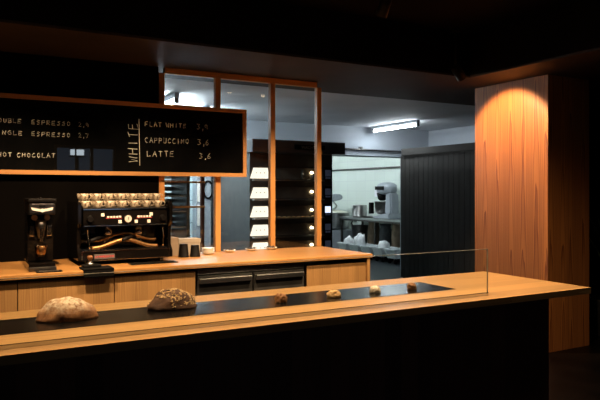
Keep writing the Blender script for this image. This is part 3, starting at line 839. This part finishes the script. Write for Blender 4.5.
def ingredient_bin(y, label):
    t = thing('ingredient_bin', label, 'bin', (7.88,y,0), 0, 'wheeled ingredient bins under the table')
    m = MB()
    o = [(-.0,0)]
    def ring(x0,x1,y0,y1,z): return [m.bm.verts.new(p) for p in ((x0,y0,z),(x1,y0,z),(x1,y1,z),(x0,y1,z))]
    rs = [ring(.05,.36,-.13,.13,.11), ring(.01,.40,-.165,.165,.285), ring(-.01,.42,-.18,.18,.285), ring(-.01,.42,-.18,.18,.305), ring(.02,.39,-.16,.16,.305), ring(.06,.35,-.12,.12,.125)]
    m.bm.faces.new(rs[0][::-1])
    for a, b in zip(rs, rs[1:]):
        for k in range(4): m.bm.faces.new((a[k],a[(k+1)%4],b[(k+1)%4],b[k]))
    m.bm.faces.new(rs[-1])
    m.build('tub', WHITE_PL, t)
    for x in (.09,.33):
        for yy in (-.10,.10):
            MB().rod((x,yy-.015,.045),(x,yy+.015,.045),.045,.045,14).box(x-.008,x+.008,yy-.02,yy+.02,.06,.109).build('castor', RUBBER, t)
    return t
by = [12.16, 11.68, 11.235, 10.80, 10.36]
bl = ['white wheeled bin at the far left end, nearest the spiral mixer', 'white wheeled bin under the table heaped with white bags, second from left',
      'empty white wheeled bin beside the table leg, middle of five', 'white wheeled bin with crumpled white bag, second from the right', 'white wheeled bin at the right end, partly behind the cold room']
for y, l in zip(by, bl): ingredient_bin(y, l)
def bag(name, label, cat, c, rad, mat, seed, grp=None, amp=.28, power=.8):
    o = MB().blob((0,0,rad[2]*.9), rad, 3, amp, 2.2, seed, 0.0, power).build(name, mat, None, c)
    return tag(o, label, cat, grp)
bag('flour_bag', 'crumpled white flour bag in the leftmost wheeled bin', 'bag', (8.085,12.15,.127), (.125,.11,.17), BAG, 1, 'crumpled white bags in the bins', .3)
bag('flour_bag', 'large crumpled white flour bag heaped in the second bin from left', 'bag', (8.085,11.70,.127), (.13,.115,.22), BAG, 2, 'crumpled white bags in the bins', .35)
bag('flour_bag', 'crumpled white flour bag in the second bin from the right', 'bag', (8.085,10.80,.127), (.125,.115,.17), BAG, 3, 'crumpled white bags in the bins', .3)
def sack(label, y, x, hh, seed, mat=SACK):
    m = MB()
    prof = [(.10,0),(.135,.06),(.14,hh*.5),(.13,hh*.82),(.11,hh*.92),(.125,hh),(.10,hh*.97),(0,hh*.93)]
    m.lathe(prof, 28)
    for v in m.bm.verts:
        v.co.x *= 1.1; v.co += Vector((1,1,.2))*.022*noise.noise(v.co*6+Vector((seed,0,0)))
    for v in m.bm.verts:
        if v.co.z < 0: v.co.z = 0
    o = m.build('flour_sack', mat, None, (x,y,0))
    return tag(o, label, 'sack', 'sacks standing behind the bins')
sack('tall brown paper sack standing behind the bins, left of the middle table leg', 12.03, 8.70, .78, 1)
sack('brown paper sack standing behind the bins at the right, beside the cold room edge', 11.12, 8.70, .78, 3)
sack('added dark grey sack standing in for under-table shade between two brown sacks', 11.62, 8.74, .74, 5, SHADE_SACK)  # dark filler sack, added to deepen the shade under the table
sack('added low dark grey sack standing in for under-table shade, right of the brown sack', 10.72, 8.70, .70, 7, SHADE_SACK)  # second filler sack, also added to darken the space below the table
bk = thing('mixing_bowl', 'dark grey steel bowl standing behind the second bin under the table', 'bowl', (8.70,12.58,.0))
MB().lathe([(.10,.0),(.12,.01),(.19,.42),(.22,.66),(.225,.67),(.20,.66),(.17,.42),(0,.03)], 26).build('bowl', STEEL_D, bk)
MB().tube([(-.21,-.02,.64),(-.25,.02,.72),(-.16,.10,.78),(-.02,.14,.76)], .016, 8).build('handle', STEEL_D, bk)
for k, yy in enumerate((12.28, 12.14)):
    o = MB().box(8.990,9.0005,yy,yy+.115,1.36,1.53).build('paper_notice', PAPER)
    tag(o, ('left paper notice pinned to the white tiled wall','right paper notice pinned to the white tiled wall')[k], 'notice', 'paper notices on the tiled wall')
o = MB().rod((8.96,9.6,2.05),(8.96,15.3,2.05),.022,.022,10)
for yy in (10.5,12.0,13.5): o.box(8.95,8.999,yy,yy+.03,2.03,2.07)
tag(o.build('wall_pipe', STEEL_D), 'thin dark pipe running along the white tiled wall', 'pipe')
o = MB().rod((5.0,9.01,2.235),(7.75,9.01,2.20),.018,.018,10).box(6.22,6.26,8.98,9.05,2.21,2.27)
tag(o.build('wall_pipe', STEEL_D), 'thin grey pipe crossing the wall above the kitchen opening', 'pipe')
o.__class__
# ------------------------------------------------------------------ fluorescent lights
def tube_light(x, y0, y1, z, label, energy, cz, glow):
    t = thing('fluorescent_light', label, 'light', (x,y0,z), 0, 'fluorescent tube lights')
    L = y1-y0
    MB().box(-.03,.03,0,L,.035,cz-z,.004).build('mounting_batten', WHITE_EN, t)
    MB().rod((0,.03,0),(0,L-.03,0),.016,.016,12).build('tube', emit('fluorescent_tube', (.86,.95,1.0), glow), t)
    for yy in (0, L-.03): box('end_cap', (-.022,.022,yy,yy+.03,-.02,.036), STEEL_D, t)
    light('tube_glow', 'AREA', (0, L/2, -.025), energy, (.80,.92,1.0), t, shape='RECTANGLE', size=.06, size_y=L*.95)
    return t
tube_light(6.43, 7.70, 8.90, 2.54, 'bright fluorescent tube on the kitchen ceiling right of the oven', 9, 2.62, 60)
tube_light(2.25, 6.90, 8.10, 2.52, 'fluorescent tube on the kitchen ceiling above the tray rack', 18, 2.62, 130)
tube_light(2.95, 7.75, 8.90, 2.52, 'added fluorescent tube hidden behind the menu board, brightening the teal kitchen wall', 14, 2.62, 240)  # extra tube, out of view, added to lift the teal wall and ceiling
tube_light(7.3, 10.6, 12.2, 2.70, 'fluorescent tube on the rear ceiling nearer the opening', 15, 2.8, 120)
tube_light(7.3, 13.0, 14.6, 2.70, 'fluorescent tube on the rear ceiling farther from the opening', 15, 2.8, 120)

# ------------------------------------------------------------------ track spotlights and downlights
def spot_head(x, y, target, label, energy, size, blend, drop, col=(1.0,.66,.34), zc=3.0, radius=.03):
    energy *= KW
    t = thing('track_spotlight', label, 'spotlight', (x,y,zc), 0, 'ceiling spotlights')
    MB().rod((0,0,0),(0,0,-.03),.05,.05,20).rod((0,0,-.03),(0,0,-drop),.010,.010,10).build('stem', BLK_MATTE, t)
    d = (Vector(target)-Vector((x,y,zc-drop))).normalized()
    a = Vector((0,0,-drop)); b = a + d*.13
    m = MB(); q = d.to_track_quat('Z','Y').to_matrix().to_4x4(); q.translation = a - d*.03
    m.lathe([(.030,0),(.042,.02),(.045,.15),(.041,.15),(.038,.12),(0,.118)], 22, (0,0,0), None, q)
    m.build('housing', BLK_MATTE, t)
    q2 = q.copy(); q2.translation = a + d*.095
    MB().lathe([(.034,0),(.034,.004),(0,.005)], 20, (0,0,0), None, q2).build('lens', LED_E, t)
    lp = a + d*.13
    light('spot_beam', 'SPOT', lp, energy, col, t, spot_size=R(size), spot_blend=blend, shadow_soft_size=radius, target=lp+d)
    return t
WARM = (1.0,.70,.42); KW = 4.5
# column washer
spot_head(4.08, 4.36, (4.84,4.40,1.95), 'black spotlight hung at the tray edge aimed at the timber column', 28, 80, .32, .37, (1.0,.63,.33))
# counter row
spot_head(.30, 2.95, (.30,2.85,.95), 'black spotlight over the left floured loaf', 38, 95, .8, .12, WARM)
spot_head(1.25, 2.95, (1.25,2.85,.95), 'black spotlight over the counter just right of the seeded loaf', 20, 95, .8, .12, WARM)
spot_head(2.20, 2.95, (2.20,2.85,.95), 'black spotlight over the small breads', 24, 95, .8, .12, WARM)
spot_head(3.00, 2.95, (3.00,2.85,.95), 'black spotlight over the right end of the serving counter', 44, 145, .9, .12, WARM)
# worktop row
spot_head(.42, 3.65, (.42,4.85,.95), 'black spotlight over the worktop near the grinder', 70, 74, .8, .12, WARM)
spot_head(1.40, 3.65, (1.40,4.85,.95), 'black spotlight over the espresso machine', 56, 74, .8, .12, WARM)
spot_head(2.75, 3.65, (2.75,4.85,.95), 'black spotlight over the right end of the worktop', 88, 74, .8, .12, WARM)
def downlight(x, y, label):
    t = thing('downlight', label, 'downlight', (x,y,3.0), 0, 'small ceiling downlights')
    MB().lathe([(.055,0),(.055,-.008),(.040,-.012),(.040,-.004)], 22).build('bezel', BLK_MATTE, t)
    MB().lathe([(.030,-.004),(.032,-.020),(.026,-.034),(.013,-.042),(0,-.044)], 18).build('lens', LED_E, t)
    light('downlight_beam', 'SPOT', (0,0,-.06), 14, WARM, t, spot_size=R(150), spot_blend=1.0, shadow_soft_size=.03)
    return t
downlight(3.65,2.07,'small round ceiling downlight before the counter, reflected in the glass')
downlight(4.25,1.98,'small round ceiling downlight in front of the timber column')

# plant at right edge
pp = thing('potted_plant', 'dark leafy potted plant at the right edge beside the column', 'plant', (5.92,4.05,0))
MB().lathe([(.14,0),(.17,.03),(.20,.38),(.205,.40),(.185,.40),(.18,.36),(0,.35)], 24).build('planter', POT, pp)
m = MB(); rr = random.Random(5)
for k in range(34):
    a = rr.uniform(0,2*PI); L = rr.uniform(.45,.95); sp = rr.uniform(.10,.30)
    pts = [Vector((0,0,.36)) + Vector((math.cos(a)*sp*u*u, math.sin(a)*sp*u*u, L*u)) for u in (0,.25,.5,.75,1)]
    sd = Vector((-math.sin(a), math.cos(a), 0))
    ws = (.006,.022,.026,.018,.001)
    vl = []
    for p, w in zip(pts, ws):
        vl.append((m.bm.verts.new(p-sd*w), m.bm.verts.new(p+Vector((0,0,.006))), m.bm.verts.new(p+sd*w)))
    for A, B in zip(vl, vl[1:]):
        m.bm.faces.new((A[0],A[1],B[1],B[0])); m.bm.faces.new((A[1],A[2],B[2],B[1]))
m.build('foliage', LEAF, pp)

# ------------------------------------------------------------------ world, camera, view
wd = bpy.data.worlds.new('dusk'); sc.world = wd; wd.use_nodes = True
bg = wd.node_tree.nodes['Background']
bg.inputs[0].default_value = (.30,.42,.62,1); bg.inputs[1].default_value = .7
cam_d = bpy.data.cameras.new('camera'); cam = bpy.data.objects.new('camera', cam_d); COL.objects.link(cam)
cam.location = (0,0,1.5)
cam.rotation_euler = (R(90), 0, -math.atan(350/627))
cam_d.sensor_width = 36; cam_d.lens = 36*627/600
cam_d.shift_y = -9/600
cam_d.clip_start = .05
sc.camera = cam
vs = sc.view_settings
vs.view_transform = 'Standard'; vs.look = 'None'; vs.exposure = 0.0; vs.gamma = 1.0
vs.use_curve_mapping = False
